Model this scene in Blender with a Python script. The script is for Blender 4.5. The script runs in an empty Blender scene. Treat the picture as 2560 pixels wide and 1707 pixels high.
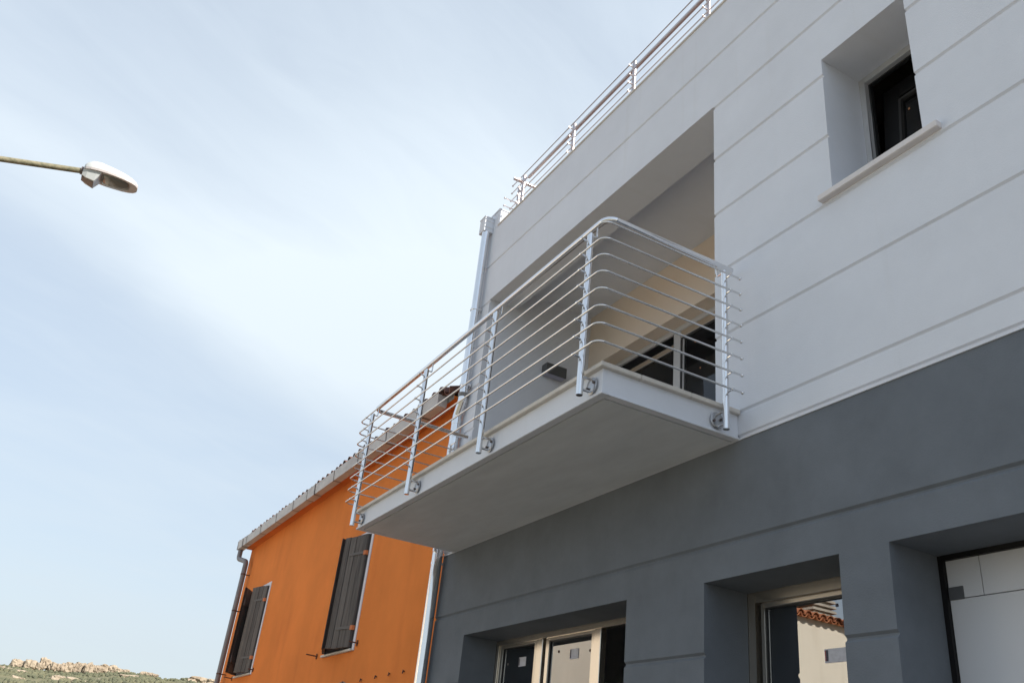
import bpy, bmesh, math, random
from mathutils import Vector, Matrix, noise
random.seed(7)
S = bpy.context.scene
C = S.collection
R = math.radians

# ------------------------------------------------------------------ camera
cam_d = bpy.data.cameras.new('camera')
cam = bpy.data.objects.new('camera', cam_d); C.objects.link(cam)
cam_d.sensor_width = 36.0
cam_d.lens = 2181.2 / 2560 * 36.0
cam_d.clip_start = 0.05; cam_d.clip_end = 9000
_r = Vector((0.48651723, 0.86772688, 0.10174007))
_u = Vector((0.36292303, -0.30665288, 0.87991527))
_f = Vector((-0.79472502, 0.39117013, 0.46410997))
m4 = Matrix((( _r.x, _u.x, -_f.x, 0.0), (_r.y, _u.y, -_f.y, -3.6), (_r.z, _u.z, -_f.z, 1.55), (0, 0, 0, 1)))
cam.matrix_world = m4
S.camera = cam

# ------------------------------------------------------------------ light
SUN = Vector((0.70, 0.42, 0.60)).normalized()      # direction towards the sun
sun_el = math.asin(SUN.z); sun_rot = math.atan2(SUN.x, SUN.y)
w = bpy.data.worlds.new('World'); S.world = w; w.use_nodes = True
nt = w.node_tree; N = nt.nodes; L = nt.links
N.clear()
def nd(t, **k):
    n = N.new(t)
    for a, b in k.items(): setattr(n, a, b)
    return n
def mth(op, a, b=None, clamp=False):
    n = N.new('ShaderNodeMath'); n.operation = op; n.use_clamp = clamp
    for i, v in enumerate((a, b)):
        if v is None: continue
        if isinstance(v, (int, float)): n.inputs[i].default_value = v
        else: L.new(v, n.inputs[i])
    return n.outputs[0]
sky = nd('ShaderNodeTexSky'); sky.sky_type = 'NISHITA'; sky.sun_disc = False
sky.sun_elevation = sun_el; sky.sun_rotation = sun_rot
sky.air_density = 1.0; sky.dust_density = 0.3; sky.ozone_density = 1.0; sky.altitude = 50
tc = nd('ShaderNodeTexCoord')
sep = nd('ShaderNodeSeparateXYZ'); L.new(tc.outputs['Generated'], sep.inputs[0])
zz = mth('ADD', mth('MAXIMUM', sep.outputs[2], 0.0), 0.15)
uu = mth('DIVIDE', sep.outputs[0], zz); vv = mth('DIVIDE', sep.outputs[1], zz)
cmb = nd('ShaderNodeCombineXYZ'); L.new(uu, cmb.inputs[0]); L.new(vv, cmb.inputs[1])
mp = nd('ShaderNodeMapping'); L.new(cmb.outputs[0], mp.inputs[0])
mp.inputs['Rotation'].default_value = (0, 0, R(25)); mp.inputs['Scale'].default_value = (1.0, 0.45, 1.0)
mp.inputs['Location'].default_value = (0.9, 3.4, 0)
n1 = nd('ShaderNodeTexNoise'); L.new(mp.outputs[0], n1.inputs[0])
n1.inputs['Scale'].default_value = 1.7; n1.inputs['Detail'].default_value = 5; n1.inputs['Roughness'].default_value = 0.5
n1.inputs['Distortion'].default_value = 0.4
# a long cirrus streak: a band along a line of the cloud plane
du = -0.43; dv = 0.90
dist = mth('ADD', mth('MULTIPLY', mth('ADD', uu, 1.46), dv), mth('MULTIPLY', mth('SUBTRACT', vv, 0.12), -du))
n2 = nd('ShaderNodeTexNoise'); L.new(cmb.outputs[0], n2.inputs[0]); n2.inputs['Scale'].default_value = 2.5; n2.inputs['Detail'].default_value = 4
dist = mth('ADD', dist, mth('MULTIPLY', mth('SUBTRACT', n2.outputs[0], 0.5), 0.16))
streak = mth('POWER', 2.718, mth('MULTIPLY', mth('MULTIPLY', dist, dist), -40.0))
# a wide bright bank of thin cloud next to it
along = mth('ADD', mth('MULTIPLY', mth('ADD', uu, 1.46), du), mth('MULTIPLY', mth('SUBTRACT', vv, 0.12), dv))
d2 = mth('SUBTRACT', dist, 0.40); d3 = mth('SUBTRACT', along, 0.20)
veil = mth('POWER', 2.718, mth('SUBTRACT', mth('MULTIPLY', mth('MULTIPLY', d2, d2), -4.0), mth('MULTIPLY', mth('MULTIPLY', d3, d3), 3.8)))
ramp = nd('ShaderNodeMapRange'); L.new(n1.outputs[0], ramp.inputs[0])
ramp.inputs[1].default_value = 0.34; ramp.inputs[2].default_value = 0.70; ramp.interpolation_type = 'SMOOTHSTEP'
cl = mth('ADD', mth('MULTIPLY', ramp.outputs[0], 0.24), mth('MULTIPLY', streak, 0.26))
cl = mth('ADD', cl, mth('MULTIPLY', veil, 0.66))
wv = nd('ShaderNodeCombineXYZ'); L.new(mth('MULTIPLY', dist, 7.0), wv.inputs[0]); L.new(mth('MULTIPLY', along, 1.7), wv.inputs[1])
n3 = nd('ShaderNodeTexNoise'); L.new(wv.outputs[0], n3.inputs[0]); n3.inputs['Scale'].default_value = 1.3; n3.inputs['Detail'].default_value = 9
n3.inputs['Roughness'].default_value = 0.62; n3.inputs['Distortion'].default_value = 0.6
cl = mth('ADD', cl, mth('MULTIPLY', mth('SUBTRACT', n3.outputs[0], 0.5), 0.24))      # wisps
cl = mth('ADD', cl, 0.33, True)
SKY = 0.10
bg = nd('ShaderNodeBackground'); L.new(sky.outputs[0], bg.inputs[0]); bg.inputs[1].default_value = SKY
bg2 = nd('ShaderNodeBackground'); bg2.inputs[0].default_value = (0.82, 0.915, 1.0, 1); bg2.inputs[1].default_value = 0.62
mx = nd('ShaderNodeMixShader'); L.new(cl, mx.inputs[0]); L.new(bg.outputs[0], mx.inputs[1]); L.new(bg2.outputs[0], mx.inputs[2])
out = nd('ShaderNodeOutputWorld'); 
# even haze towards the horizon, all the way round
hz = mth('MULTIPLY', mth('POWER', 2.718, mth('MULTIPLY', mth('ABSOLUTE', sep.outputs[2]), -2.2)), 1.0, True)
bg3 = nd('ShaderNodeBackground'); bg3.inputs[0].default_value = (0.83, 0.93, 1.0, 1); bg3.inputs[1].default_value = 0.405
mx2 = nd('ShaderNodeMixShader'); L.new(hz, mx2.inputs[0]); L.new(mx.outputs[0], mx2.inputs[1]); L.new(bg3.outputs[0], mx2.inputs[2])
L.new(mx2.outputs[0], out.inputs[0])

sd = bpy.data.lights.new('sun', 'SUN'); sd.energy = 4.6; sd.angle = R(0.55); sd.color = (1.0, 0.94, 0.85)
so = bpy.data.objects.new('sun', sd); C.objects.link(so)
so.rotation_euler = (-SUN).to_track_quat('-Z', 'Y').to_euler(); so.location = SUN * 60
S.view_settings.view_transform = 'Standard'; S.view_settings.look = 'None'
S.view_settings.gamma = 1.0; S.view_settings.use_curve_mapping = False
S.view_settings.exposure = 0.94
S.render.engine = 'CYCLES'

# ------------------------------------------------------------------ materials
def mat(name, col, rough=0.8, metal=0.0, var=0.0, vscale=2.0, bump=0.0, bscale=200.0, col2=None, stretch=None, spec=0.5, bdist=0.01, streaks=None):
    m = bpy.data.materials.new(name); m.use_nodes = True
    t = m.node_tree; b = t.nodes['Principled BSDF']
    b.inputs['Roughness'].default_value = rough; b.inputs['Metallic'].default_value = metal
    b.inputs['Specular IOR Level'].default_value = spec
    b.inputs['Base Color'].default_value = (*col, 1)
    co = t.nodes.new('ShaderNodeTexCoord')
    src = co.outputs['Object']
    if stretch:
        mpn = t.nodes.new('ShaderNodeMapping'); mpn.inputs['Scale'].default_value = stretch
        t.links.new(src, mpn.inputs[0]); vsrc = mpn.outputs[0]
    else: vsrc = src
    if var or col2:
        n = t.nodes.new('ShaderNodeTexNoise'); n.inputs['Scale'].default_value = vscale; n.inputs['Detail'].default_value = 6
        n.inputs['Roughness'].default_value = 0.62
        t.links.new(vsrc, n.inputs[0])
        r = t.nodes.new('ShaderNodeValToRGB')
        c2 = col2 if col2 else tuple(c * (1 - var) for c in col)
        c1 = col if col2 else tuple(min(1, c * (1 + var)) for c in col)
        r.color_ramp.elements[0].position = 0.32; r.color_ramp.elements[0].color = (*c2, 1)
        r.color_ramp.elements[1].position = 0.68; r.color_ramp.elements[1].color = (*c1, 1)
        t.links.new(n.outputs[0], r.inputs[0]); last = r.outputs[0]
        if streaks:      # rain streaks running down: narrow in x, long in z
            sm = t.nodes.new('ShaderNodeMapping'); sm.inputs['Scale'].default_value = streaks[0]
            t.links.new(src, sm.inputs[0])
            sn = t.nodes.new('ShaderNodeTexNoise'); sn.inputs['Scale'].default_value = 1.0; sn.inputs['Detail'].default_value = 5
            t.links.new(sm.outputs[0], sn.inputs[0])
            sr = t.nodes.new('ShaderNodeMapRange'); sr.inputs[1].default_value = streaks[3]; sr.inputs[2].default_value = streaks[3] + 0.2
            sr.inputs[4].default_value = streaks[2]
            t.links.new(sn.outputs[0], sr.inputs[0])
            mxn = t.nodes.new('ShaderNodeMix'); mxn.data_type = 'RGBA'
            t.links.new(sr.outputs[0], mxn.inputs[0]); t.links.new(last, mxn.inputs[6]); mxn.inputs[7].default_value = (*streaks[1], 1)
            last = mxn.outputs[2]
        t.links.new(last, b.inputs['Base Color'])
    if bump:
        n = t.nodes.new('ShaderNodeTexNoise'); n.inputs['Scale'].default_value = bscale; n.inputs['Detail'].default_value = 4
        t.links.new(vsrc if stretch else src, n.inputs[0])
        bp = t.nodes.new('ShaderNodeBump'); bp.inputs['Strength'].default_value = bump; bp.inputs['Distance'].default_value = bdist
        t.links.new(n.outputs[0], bp.inputs['Height']); t.links.new(bp.outputs[0], b.inputs['Normal'])
    return m
M = {}
M['light'] = mat('light_plaster', (0.685, 0.714, 0.778), 0.9, var=0.032, vscale=2.2, bump=0.4, bscale=110, spec=0.25, bdist=0.004, streaks=((9, 1, 0.5), (0.58, 0.59, 0.60), 0.25, 0.60))
M['soffit'] = mat('soffit_paint', (0.665, 0.70, 0.74), 0.9, var=0.07, vscale=2.0, bump=0.35, bscale=110, spec=0.25, bdist=0.004, stretch=(0.8, 2.6, 1.0))
M['peach'] = mat('peach_plaster', (0.71, 0.62, 0.535), 0.9, var=0.03, vscale=2, bump=0.3, bscale=110, spec=0.25, bdist=0.004)
M['dark'] = mat('dark_plaster', (0.148, 0.166, 0.190), 0.9, var=0.10, vscale=2.6, bump=0.45, bscale=110, spec=0.25, bdist=0.004, streaks=((7, 1, 0.6), (0.175, 0.192, 0.215), 0.3, 0.58))
M['orange'] = mat('orange_plaster', (0.715, 0.215, 0.046), 0.92, var=0.09, vscale=0.9, bump=0.35, bscale=70, spec=0.2, bdist=0.006, streaks=((2.6, 2.6, 0.7), (0.54, 0.14, 0.033), 0.38, 0.54))
M['stone'] = mat('beige_stone', (0.61, 0.575, 0.53), 0.6, var=0.07, vscale=9, bump=0.1, bscale=80, bdist=0.003)
M['sill'] = mat('pale_marble', (0.67, 0.635, 0.63), 0.5, var=0.04, vscale=8)
M['steel'] = mat('polished_steel', (0.78, 0.78, 0.79), 0.09, 1.0, var=0.03, vscale=14)
M['steel_bar'] = mat('brushed_steel', (0.74, 0.73, 0.72), 0.2, 1.0, var=0.03, vscale=20)
M['steel_dull'] = mat('dull_steel', (0.56, 0.50, 0.49), 0.34, 1.0, var=0.08, vscale=9)
M['galv'] = mat('zinc_pipe', (0.80, 0.80, 0.81), 0.14, 1.0, var=0.04, vscale=5, bump=0.12, bscale=6, bdist=0.01)
M['frame'] = mat('champagne_aluminium', (0.74, 0.68, 0.60), 0.22, 0.9)
M['frame_grey'] = mat('grey_aluminium', (0.52, 0.53, 0.55), 0.4, 0.2)
M['black'] = mat('black_seal', (0.015, 0.015, 0.016), 0.5)
M['blackframe'] = mat('black_frame', (0.009, 0.009, 0.010), 0.5, spec=0.25)
M['white'] = mat('white_panel', (0.60, 0.61, 0.64), 0.45, var=0.02, vscale=1)
M['bead'] = mat('dark_bead', (0.035, 0.034, 0.032), 0.5)
M['flange'] = mat('satin_flange', (0.40, 0.40, 0.41), 0.28, 1.0)
M['plate'] = mat('grey_plate', (0.09, 0.095, 0.105), 0.5)
M['lampgrey'] = mat('lamp_grey', (0.085, 0.09, 0.095), 0.55)
M['diffuser'] = mat('lamp_diffuser', (0.38, 0.39, 0.50), 0.3)
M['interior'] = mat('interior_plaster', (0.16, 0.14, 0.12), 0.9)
M['paper'] = mat('paper_label', (0.55, 0.55, 0.60), 0.7, var=0.1, vscale=40)
M['print'] = mat('printed_ink', (0.06, 0.055, 0.08), 0.6)
M['printred'] = mat('printed_red', (0.40, 0.08, 0.07), 0.6)
M['dot'] = mat('orange_dot', (0.65, 0.30, 0.14), 0.6)
M['wood'] = mat('weathered_wood', (0.115, 0.100, 0.092), 0.75, vscale=1.0, col2=(0.040, 0.034, 0.032), stretch=(40, 40, 2.2), bump=0.5, bscale=1.0, bdist=0.004)
M['wood2'] = mat('weathered_wood_pale', (0.145, 0.128, 0.118), 0.8, vscale=1.0, col2=(0.075, 0.064, 0.058), stretch=(45, 45, 1.8), bump=0.5, bscale=1.0, bdist=0.004)
M['wood3'] = mat('weathered_wood_mid', (0.128, 0.112, 0.103), 0.8, vscale=1.0, col2=(0.05, 0.042, 0.038), stretch=(38, 38, 2.0), bump=0.5, bscale=1.0, bdist=0.004)
M['woodgrey'] = mat('greyed_wood', (0.26, 0.25, 0.24), 0.8, vscale=1.0, col2=(0.16, 0.15, 0.145), stretch=(30, 30, 3))
M['strap'] = mat('old_strap', (0.11, 0.10, 0.095), 0.7)
M['iron'] = mat('rusty_iron', (0.10, 0.05, 0.035), 0.7, var=0.25, vscale=20)
M['hinge'] = mat('orange_hinge', (0.55, 0.16, 0.05), 0.7)
M['reveal'] = mat('white_reveal', (0.66, 0.65, 0.70), 0.85, var=0.04, vscale=6)
M['gutter'] = mat('painted_gutter', (0.50, 0.47, 0.45), 0.5, var=0.09, vscale=3, streaks=((3, 3, 12), (0.36, 0.32, 0.30), 0.6, 0.5))
M['gutter_strap'] = mat('gutter_strap', (0.11, 0.09, 0.085), 0.6)
M['pvc'] = mat('grey_pvc', (0.20, 0.19, 0.20), 0.45, var=0.08, vscale=4)
M['tile'] = mat('clay_tile', (0.21, 0.095, 0.07), 0.85, vscale=7, col2=(0.10, 0.055, 0.045), bump=0.3, bscale=30, bdist=0.006)  # clay darkened so the colour carries the shade on the eaves tiles
M['tile2'] = mat('clay_tile_bright', (0.52, 0.20, 0.09), 0.85, vscale=7, col2=(0.33, 0.12, 0.06), bump=0.3, bscale=30, bdist=0.006)
M['cream'] = mat('cream_plaster', (0.76, 0.69, 0.57), 0.9, var=0.04, vscale=1.2, bump=0.3, bscale=40, bdist=0.008, streaks=((4, 4, 0.5), (0.58, 0.50, 0.39), 0.4, 0.58))
M['concrete'] = mat('concrete', (0.33, 0.30, 0.25), 0.9, var=0.18, vscale=5)
M['mast'] = mat('lichened_mast', (0.27, 0.235, 0.155), 0.8, vscale=22, col2=(0.105, 0.105, 0.06), bump=0.4, bscale=60, bdist=0.004)
M['lampwhite'] = mat('lamp_shell', (0.50, 0.52, 0.52), 0.35, var=0.03, vscale=8)
M['lampdark'] = mat('lamp_casting', (0.13, 0.105, 0.10), 0.5, 0.3)
M['lampring'] = mat('lamp_rim', (0.42, 0.385, 0.375), 0.45)
M['asphalt'] = mat('asphalt', (0.145, 0.130, 0.110), 0.9, var=0.2, vscale=3, bump=0.5, bscale=120)
M['paving'] = mat('paving', (0.27, 0.24, 0.20), 0.9, var=0.1, vscale=4, bump=0.3, bscale=60)
M['terrace'] = mat('terracotta_floor', (0.50, 0.38, 0.28), 0.7, var=0.12, vscale=3)
M['terrace_dark'] = mat('bitumen_roof', (0.085, 0.045, 0.04), 0.8, var=0.2, vscale=3)
M['ground'] = mat('dry_ground', (0.17, 0.15, 0.10), 0.95, var=0.2, vscale=0.05)
M['rock'] = mat('granite_rock', (0.38, 0.315, 0.235), 0.95, vscale=0.12, col2=(0.25, 0.195, 0.14), bump=1.0, bscale=0.35, bdist=2.0)  # rock colour toned down in place of haze over the distance
M['scrub'] = mat('scrub_leaves', (0.135, 0.130, 0.075), 0.9, vscale=0.05, col2=(0.070, 0.078, 0.046))  # greens dulled in the colour itself, standing in for distance haze
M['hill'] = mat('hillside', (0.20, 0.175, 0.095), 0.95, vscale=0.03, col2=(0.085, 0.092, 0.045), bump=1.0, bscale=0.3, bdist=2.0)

def glass_mat(name, ior, tint):
    m = bpy.data.materials.new(name); m.use_nodes = True
    t = m.node_tree; t.nodes.clear()
    fr = t.nodes.new('ShaderNodeFresnel'); fr.inputs[0].default_value = ior
    tr = t.nodes.new('ShaderNodeBsdfTransparent'); tr.inputs[0].default_value = (*tint, 1)
    gl = t.nodes.new('ShaderNodeBsdfGlossy'); gl.inputs['Roughness'].default_value = 0.004; gl.inputs[0].default_value = (0.97, 0.98, 1, 1)
    mxn = t.nodes.new('ShaderNodeMixShader'); o = t.nodes.new('ShaderNodeOutputMaterial')
    t.links.new(fr.outputs[0], mxn.inputs[0]); t.links.new(tr.outputs[0], mxn.inputs[1]); t.links.new(gl.outputs[0], mxn.inputs[2])
    t.links.new(mxn.outputs[0], o.inputs[0])
    return m
M['glass'] = glass_mat('coated_glass', 3.6, (0.40, 0.41, 0.40))
M['glass_plain'] = glass_mat('plain_glass', 1.5, (0.55, 0.55, 0.53))

# ------------------------------------------------------------------ helpers
class MB:
    """collects faces for one mesh"""
    def __init__(s): s.v = []; s.f = []
    def quad(s, *p):
        i = len(s.v); s.v += [tuple(q) for q in p]; s.f.append(tuple(range(i, i + len(p)))); return s
    def box(s, x0, x1, y0, y1, z0, z1):
        i = len(s.v)
        s.v += [(x0,y0,z0),(x1,y0,z0),(x1,y1,z0),(x0,y1,z0),(x0,y0,z1),(x1,y0,z1),(x1,y1,z1),(x0,y1,z1)]
        s.f += [tuple(i + k for k in q) for q in ((0,3,2,1),(4,5,6,7),(0,1,5,4),(1,2,6,5),(2,3,7,6),(3,0,4,7))]
        return s
    def tube(s, pts, r, n=10, cap=True):
        pts = [Vector(p) for p in pts]; rs = r if isinstance(r, (list, tuple)) else [r] * len(pts)
        t0 = (pts[1] - pts[0]).normalized()
        a = t0.orthogonal().normalized(); rings = []
        for k, p in enumerate(pts):
            if k == 0: t = t0
            elif k == len(pts) - 1: t = (pts[-1] - pts[-2]).normalized()
            else: t = ((pts[k+1] - p).normalized() + (p - pts[k-1]).normalized()).normalized()
            a = (a - t * a.dot(t)).normalized(); b = t.cross(a)
            i = len(s.v); rings.append(i)
            for j in range(n):
                an = 2 * math.pi * j / n
                s.v.append(tuple(p + (a * math.cos(an) + b * math.sin(an)) * rs[k]))
        for q in range(len(rings) - 1):
            for j in range(n):
                j2 = (j + 1) % n
                s.f.append((rings[q] + j, rings[q] + j2, rings[q+1] + j2, rings[q+1] + j))
        if cap:
            s.f.append(tuple(rings[0] + j for j in reversed(range(n))))
            s.f.append(tuple(rings[-1] + j for j in range(n)))
        return s
    def ball(s, c, r, n=8, m=5):
        pts = []; rs = []
        for k in range(m + 1):
            a = math.pi * k / m
            pts.append((c[0], c[1], c[2] - r * math.cos(a))); rs.append(max(r * math.sin(a), r * 0.02))
        return s.tube(pts, rs, n)
    def build(s, name, m, parent=None, bevel=0.0, smooth=False, segs=1):
        me = bpy.data.meshes.new(name); me.from_pydata(s.v, [], s.f)
        if bevel:
            bm = bmesh.new(); bm.from_mesh(me)
            bmesh.ops.remove_doubles(bm, verts=bm.verts, dist=1e-5)
            bmesh.ops.recalc_face_normals(bm, faces=bm.faces)
            bmesh.ops.bevel(bm, geom=bm.edges[:], offset=bevel, segments=segs, affect='EDGES', profile=0.5, clamp_overlap=True)
            bm.to_mesh(me); bm.free()
        if smooth:
            for p in me.polygons: p.use_smooth = True
            try: me.set_sharp_from_angle(angle=R(40))
            except Exception: pass
        me.materials.append(m)
        o = bpy.data.objects.new(name, me); C.objects.link(o)
        if parent: o.parent = parent; o.matrix_parent_inverse = Matrix.Translation(-gloc(parent))
        return o
def build_islands(mb, name, m, parent):
    """one object for each connected piece of a band"""
    bm = bmesh.new(); vs = [bm.verts.new(v) for v in mb.v]
    for f in mb.f: bm.faces.new([vs[i] for i in f])
    bmesh.ops.remove_doubles(bm, verts=bm.verts, dist=1e-5)
    seen = set(); groups = []
    bm.faces.ensure_lookup_table()
    for f in bm.faces:
        if f in seen: continue
        st_ = [f]; seen.add(f); grp = []
        while st_:
            g_ = st_.pop(); grp.append(g_)
            for v in g_.verts:
                for h_ in v.link_faces:
                    if h_ not in seen: seen.add(h_); st_.append(h_)
        groups.append(grp)
    for grp in groups:
        o = MB()
        for f in grp: o.quad(*[v.co for v in f.verts])
        ob = o.build(name, m, parent)
        b2 = bmesh.new(); b2.from_mesh(ob.data); bmesh.ops.remove_doubles(b2, verts=b2.verts, dist=1e-5); b2.to_mesh(ob.data); b2.free()
    bm.free()
def gloc(o):
    v = Vector(o.location)
    if o.parent: v = v * 0 + Vector((0, 0, 0)) if o.type == 'MESH' else v
    return v
def tag(o, label, cat, group=None, kind=None):
    if label: o['label'] = label
    if cat: o['category'] = cat
    if group: o['group'] = group
    if kind: o['kind'] = kind
    return o
def thing(name, label, cat, loc, group=None):
    o = bpy.data.objects.new(name, None); C.objects.link(o); o.location = loc; o.empty_display_size = 0.2
    return tag(o, label, cat, group)
def share(src, name, loc, parent, rot=None):
    """copy of a mesh object that shares its data, placed at loc (world)"""
    o = src.copy(); C.objects.link(o); o.name = name; o.parent = parent
    o.matrix_parent_inverse = Matrix.Translation(-gloc(parent)); o.location = loc
    if rot: o.rotation_euler = rot
    return o
def arc_path(pts, rad, n=7):
    """polyline with rounded corners"""
    pts = [Vector(p) for p in pts]; out = [pts[0]]
    for k in range(1, len(pts) - 1):
        a = (pts[k-1] - pts[k]).normalized(); b = (pts[k+1] - pts[k]).normalized()
        th = math.acos(max(-1, min(1, a.dot(b)))); d = rad / math.tan(th / 2)
        c = pts[k] + (a + b).normalized() * (rad / math.sin(th / 2))
        p0 = pts[k] + a * d; p1 = pts[k] + b * d
        v0 = p0 - c; v1 = p1 - c; ang = math.acos(max(-1, min(1, v0.normalized().dot(v1.normalized()))))
        for j in range(n + 1):
            t = j / n
            out.append(c + (v0 * math.sin((1 - t) * ang) + v1 * math.sin(t * ang)) / math.sin(ang))
    out.append(pts[-1]); return out

def pierced(mb, x0, x1, z0, z1, y0, y1, ops, ct=0.0, cb=0.0, back=False):
    """a wall strip with openings; ct, cb chamfer the front at its top and bottom border (a plaster joint)"""
    xs = sorted({x0, x1, *[max(x0, min(x1, v)) for o in ops for v in o[:2]]})
    cols = []
    for a, b in zip(xs[:-1], xs[1:]):
        iv = [(z0, z1)]
        for (ox0, ox1, oz0, oz1) in ops:
            if ox0 <= a + 1e-6 and ox1 >= b - 1e-6:
                nv = []
                for lo, hi in iv:
                    if oz1 <= lo or oz0 >= hi: nv.append((lo, hi)); continue
                    if oz0 > lo: nv.append((lo, oz0))
                    if oz1 < hi: nv.append((oz1, hi))
                iv = nv
        cols.append((a, b, iv))
    def ft(z): return z - ct if abs(z - z1) < 1e-6 else z
    def fb(z): return z + cb if abs(z - z0) < 1e-6 else z
    def sub(iv, other):
        res = [iv]
        for lo, hi in other:
            n = []
            for a, b in res:
                if hi <= a or lo >= b: n.append((a, b)); continue
                if lo > a: n.append((a, lo))
                if hi < b: n.append((hi, b))
            res = n
        return res
    for k, (a, b, iv) in enumerate(cols):
        for lo, hi in iv:
            l, h = fb(lo), ft(hi)
            mb.quad((a, y0, l), (b, y0, l), (b, y0, h), (a, y0, h))
            mb.quad((a, y0, h), (b, y0, h), (b, y1, hi), (a, y1, hi))
            mb.quad((a, y1, lo), (b, y1, lo), (b, y0, l), (a, y0, l))
            if back: mb.quad((b, y1, lo), (a, y1, lo), (a, y1, hi), (b, y1, hi))
            for side, x, nb in ((-1, a, cols[k-1][2] if k else []), (1, b, cols[k+1][2] if k < len(cols) - 1 else [])):
                for s0, s1 in sub((lo, hi), nb):
                    p = [(x, y0, fb(s0)), (x, y1, s0), (x, y1, s1), (x, y0, ft(s1))]
                    mb.quad(*(p if side > 0 else p[::-1]))
    return mb

# ------------------------------------------------------------------ ground and street
g = MB().quad((-3000,-3000,-0.02),(3000,-3000,-0.02),(3000,3000,-0.02),(-3000,3000,-0.02)).build('ground', M['ground']); g['kind'] = 'structure'
rd = MB().box(-140, 60, -4.9, -0.9, -0.016, 0.0).build('road', M['asphalt']); rd['kind'] = 'structure'
pv = MB().box(-140, 60, -0.75, 0.36, -0.016, 0.12).build('pavement', M['paving']); pv['kind'] = 'structure'
kb = MB().box(-140, 60, -0.9, -0.752, -0.016, 0.125).build('kerb', M['stone'], bevel=0.01); kb['kind'] = 'structure'
pv2 = MB().box(-140, 60, -6.0, -5.05, -0.016, 0.12).build('pavement_opposite', M['paving']); pv2['kind'] = 'structure'
kb2 = MB().box(-140, 60, -5.048, -4.9, -0.016, 0.125).build('kerb_opposite', M['stone'], bevel=0.01); kb2['kind'] = 'structure'

# ------------------------------------------------------------------ the grey house
XL, XR = -8.345, 4.5
WT = 0.36                                   # facade thickness
LOG = (-8.019, -4.134, 3.88, 6.666)         # loggia
UWIN = (-3.033, -2.372, 5.12, 6.254)        # upper window
LWIN = (-7.626, -5.074, 1.05, 2.866)
DOOR = (-4.263, -3.197, 0.12, 2.866)
GAR = (-2.882, -0.45, 0.12, 2.872)
house = thing('plastered_house', 'modern two storey house with pale grey plaster above a dark grey ground floor', 'house', (XL, 0, 0))
def part(mb, name, m, parent=None, **k): return mb.build(name, m, parent or house, **k)

uw = part(pierced(MB(), XL, XR, 3.712, 7.735, 0.014, WT, [LOG, UWIN], back=True), 'upper_wall', M['light'])
lw = part(pierced(MB(), XL + 0.002, XR, 0.0, 3.712, 0.022, WT - 0.001, [LWIN, DOOR, GAR], back=True), 'lower_wall', M['dark'])
lines = [3.900, 4.520, 5.050, 5.578, 6.108, 6.645, 7.190, 7.735]
GAP = 0.005; CH = 0.011
build_islands(pierced(MB(), XL, XR, 3.712, 3.726, 0.0, 0.014, [], ct=0.004), 'plaster_band', M['light'], uw)
build_islands(pierced(MB(), XL, XR, 3.740, 3.900 - GAP, 0.0, 0.014, [LOG], ct=CH, cb=0.008), 'plaster_band', M['light'], uw)
for a, b in zip(lines[:-1], lines[1:]):
    build_islands(pierced(MB(), XL, XR, a + GAP, b - (GAP if b < 7.7 else 0), 0.0, 0.014, [LOG, UWIN], ct=CH if b < 7.7 else 0, cb=CH), 'plaster_band', M['light'], uw)
dl = [0.0, 0.5, 1.147, 1.792, 2.437, 3.082, 3.712]
for a, b in zip(dl[:-1], dl[1:]):
    build_islands(pierced(MB(), XL + 0.002, XR, a + GAP, b - (GAP if b < 3.7 else 0.0), 0.008, 0.022, [LWIN, DOOR, GAR], ct=CH * 1.25 if b < 3.7 else 0, cb=CH * 1.25), 'plaster_band', M['dark'], lw)
# parapet coping, shell, floors
part(MB().box(-8.06, XR + 0.01, -0.012, 0.085, 7.735, 7.757), 'parapet_coping', M['stone'], bevel=0.003)
part(MB().box(XL, -8.065, 0.0, 0.22, 7.7352, 7.985).box(XL - 0.008, -8.055, -0.008, 0.23, 7.985, 8.005), 'corner_pier', M['light'], bevel=0.004)
part(MB().box(XL, XL + 0.25, WT, 8.5, 0, 7.735).box(XR - 0.25, XR, WT, 8.5, 0, 7.735).box(XL, XR, 8.5, 8.75, 0, 7.735), 'rear_walls', M['light'])
part(MB().box(XL + 0.25, XR - 0.25, WT, 8.5, 7.2, 7.4), 'roof_slab', M['concrete'])
part(MB().box(XL + 0.25, XR - 0.25, WT, 8.5, 3.6, 3.88), 'floor_slab', M['concrete'])
part(MB().box(-8.06, XR - 0.001, 0.086, 8.7, 7.7355, 7.752), 'roof_terrace', M['terrace_dark'])
# loggia
part(MB().box(-8.02, LOG[0], WT, 1.40, 3.88, 6.92), 'loggia_side_wall', M['light'])
part(MB().box(LOG[1] + 0.012, LOG[1] + 0.2, WT, 1.40, 3.88, 6.92), 'loggia_side_wall', M['light'])
part(MB().box(XL + 0.25, LOG[1] + 0.2, WT, 1.62, 6.92, 7.199), 'loggia_ceiling', M['light'])
LD = (-7.75, -4.30, 3.89, 6.215)
part(pierced(MB(), -8.019, LOG[1] + 0.2, 3.881, 6.92, 1.40, 1.60, [LD], back=True), 'loggia_back_wall', M['peach'])
part(MB().box(LOG[0], LOG[1], 0.0, 1.60, 3.881, 3.895), 'loggia_floor', M['terrace'])
# rooms: dark inner walls
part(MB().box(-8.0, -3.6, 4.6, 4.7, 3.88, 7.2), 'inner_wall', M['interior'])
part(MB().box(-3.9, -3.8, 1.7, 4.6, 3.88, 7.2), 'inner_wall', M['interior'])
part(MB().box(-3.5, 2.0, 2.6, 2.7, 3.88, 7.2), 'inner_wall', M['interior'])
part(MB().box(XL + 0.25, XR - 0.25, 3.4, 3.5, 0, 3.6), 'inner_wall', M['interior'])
part(MB().box(-4.75, -4.65, WT, 3.4, 0, 3.6), 'inner_wall', M['interior'])

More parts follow.
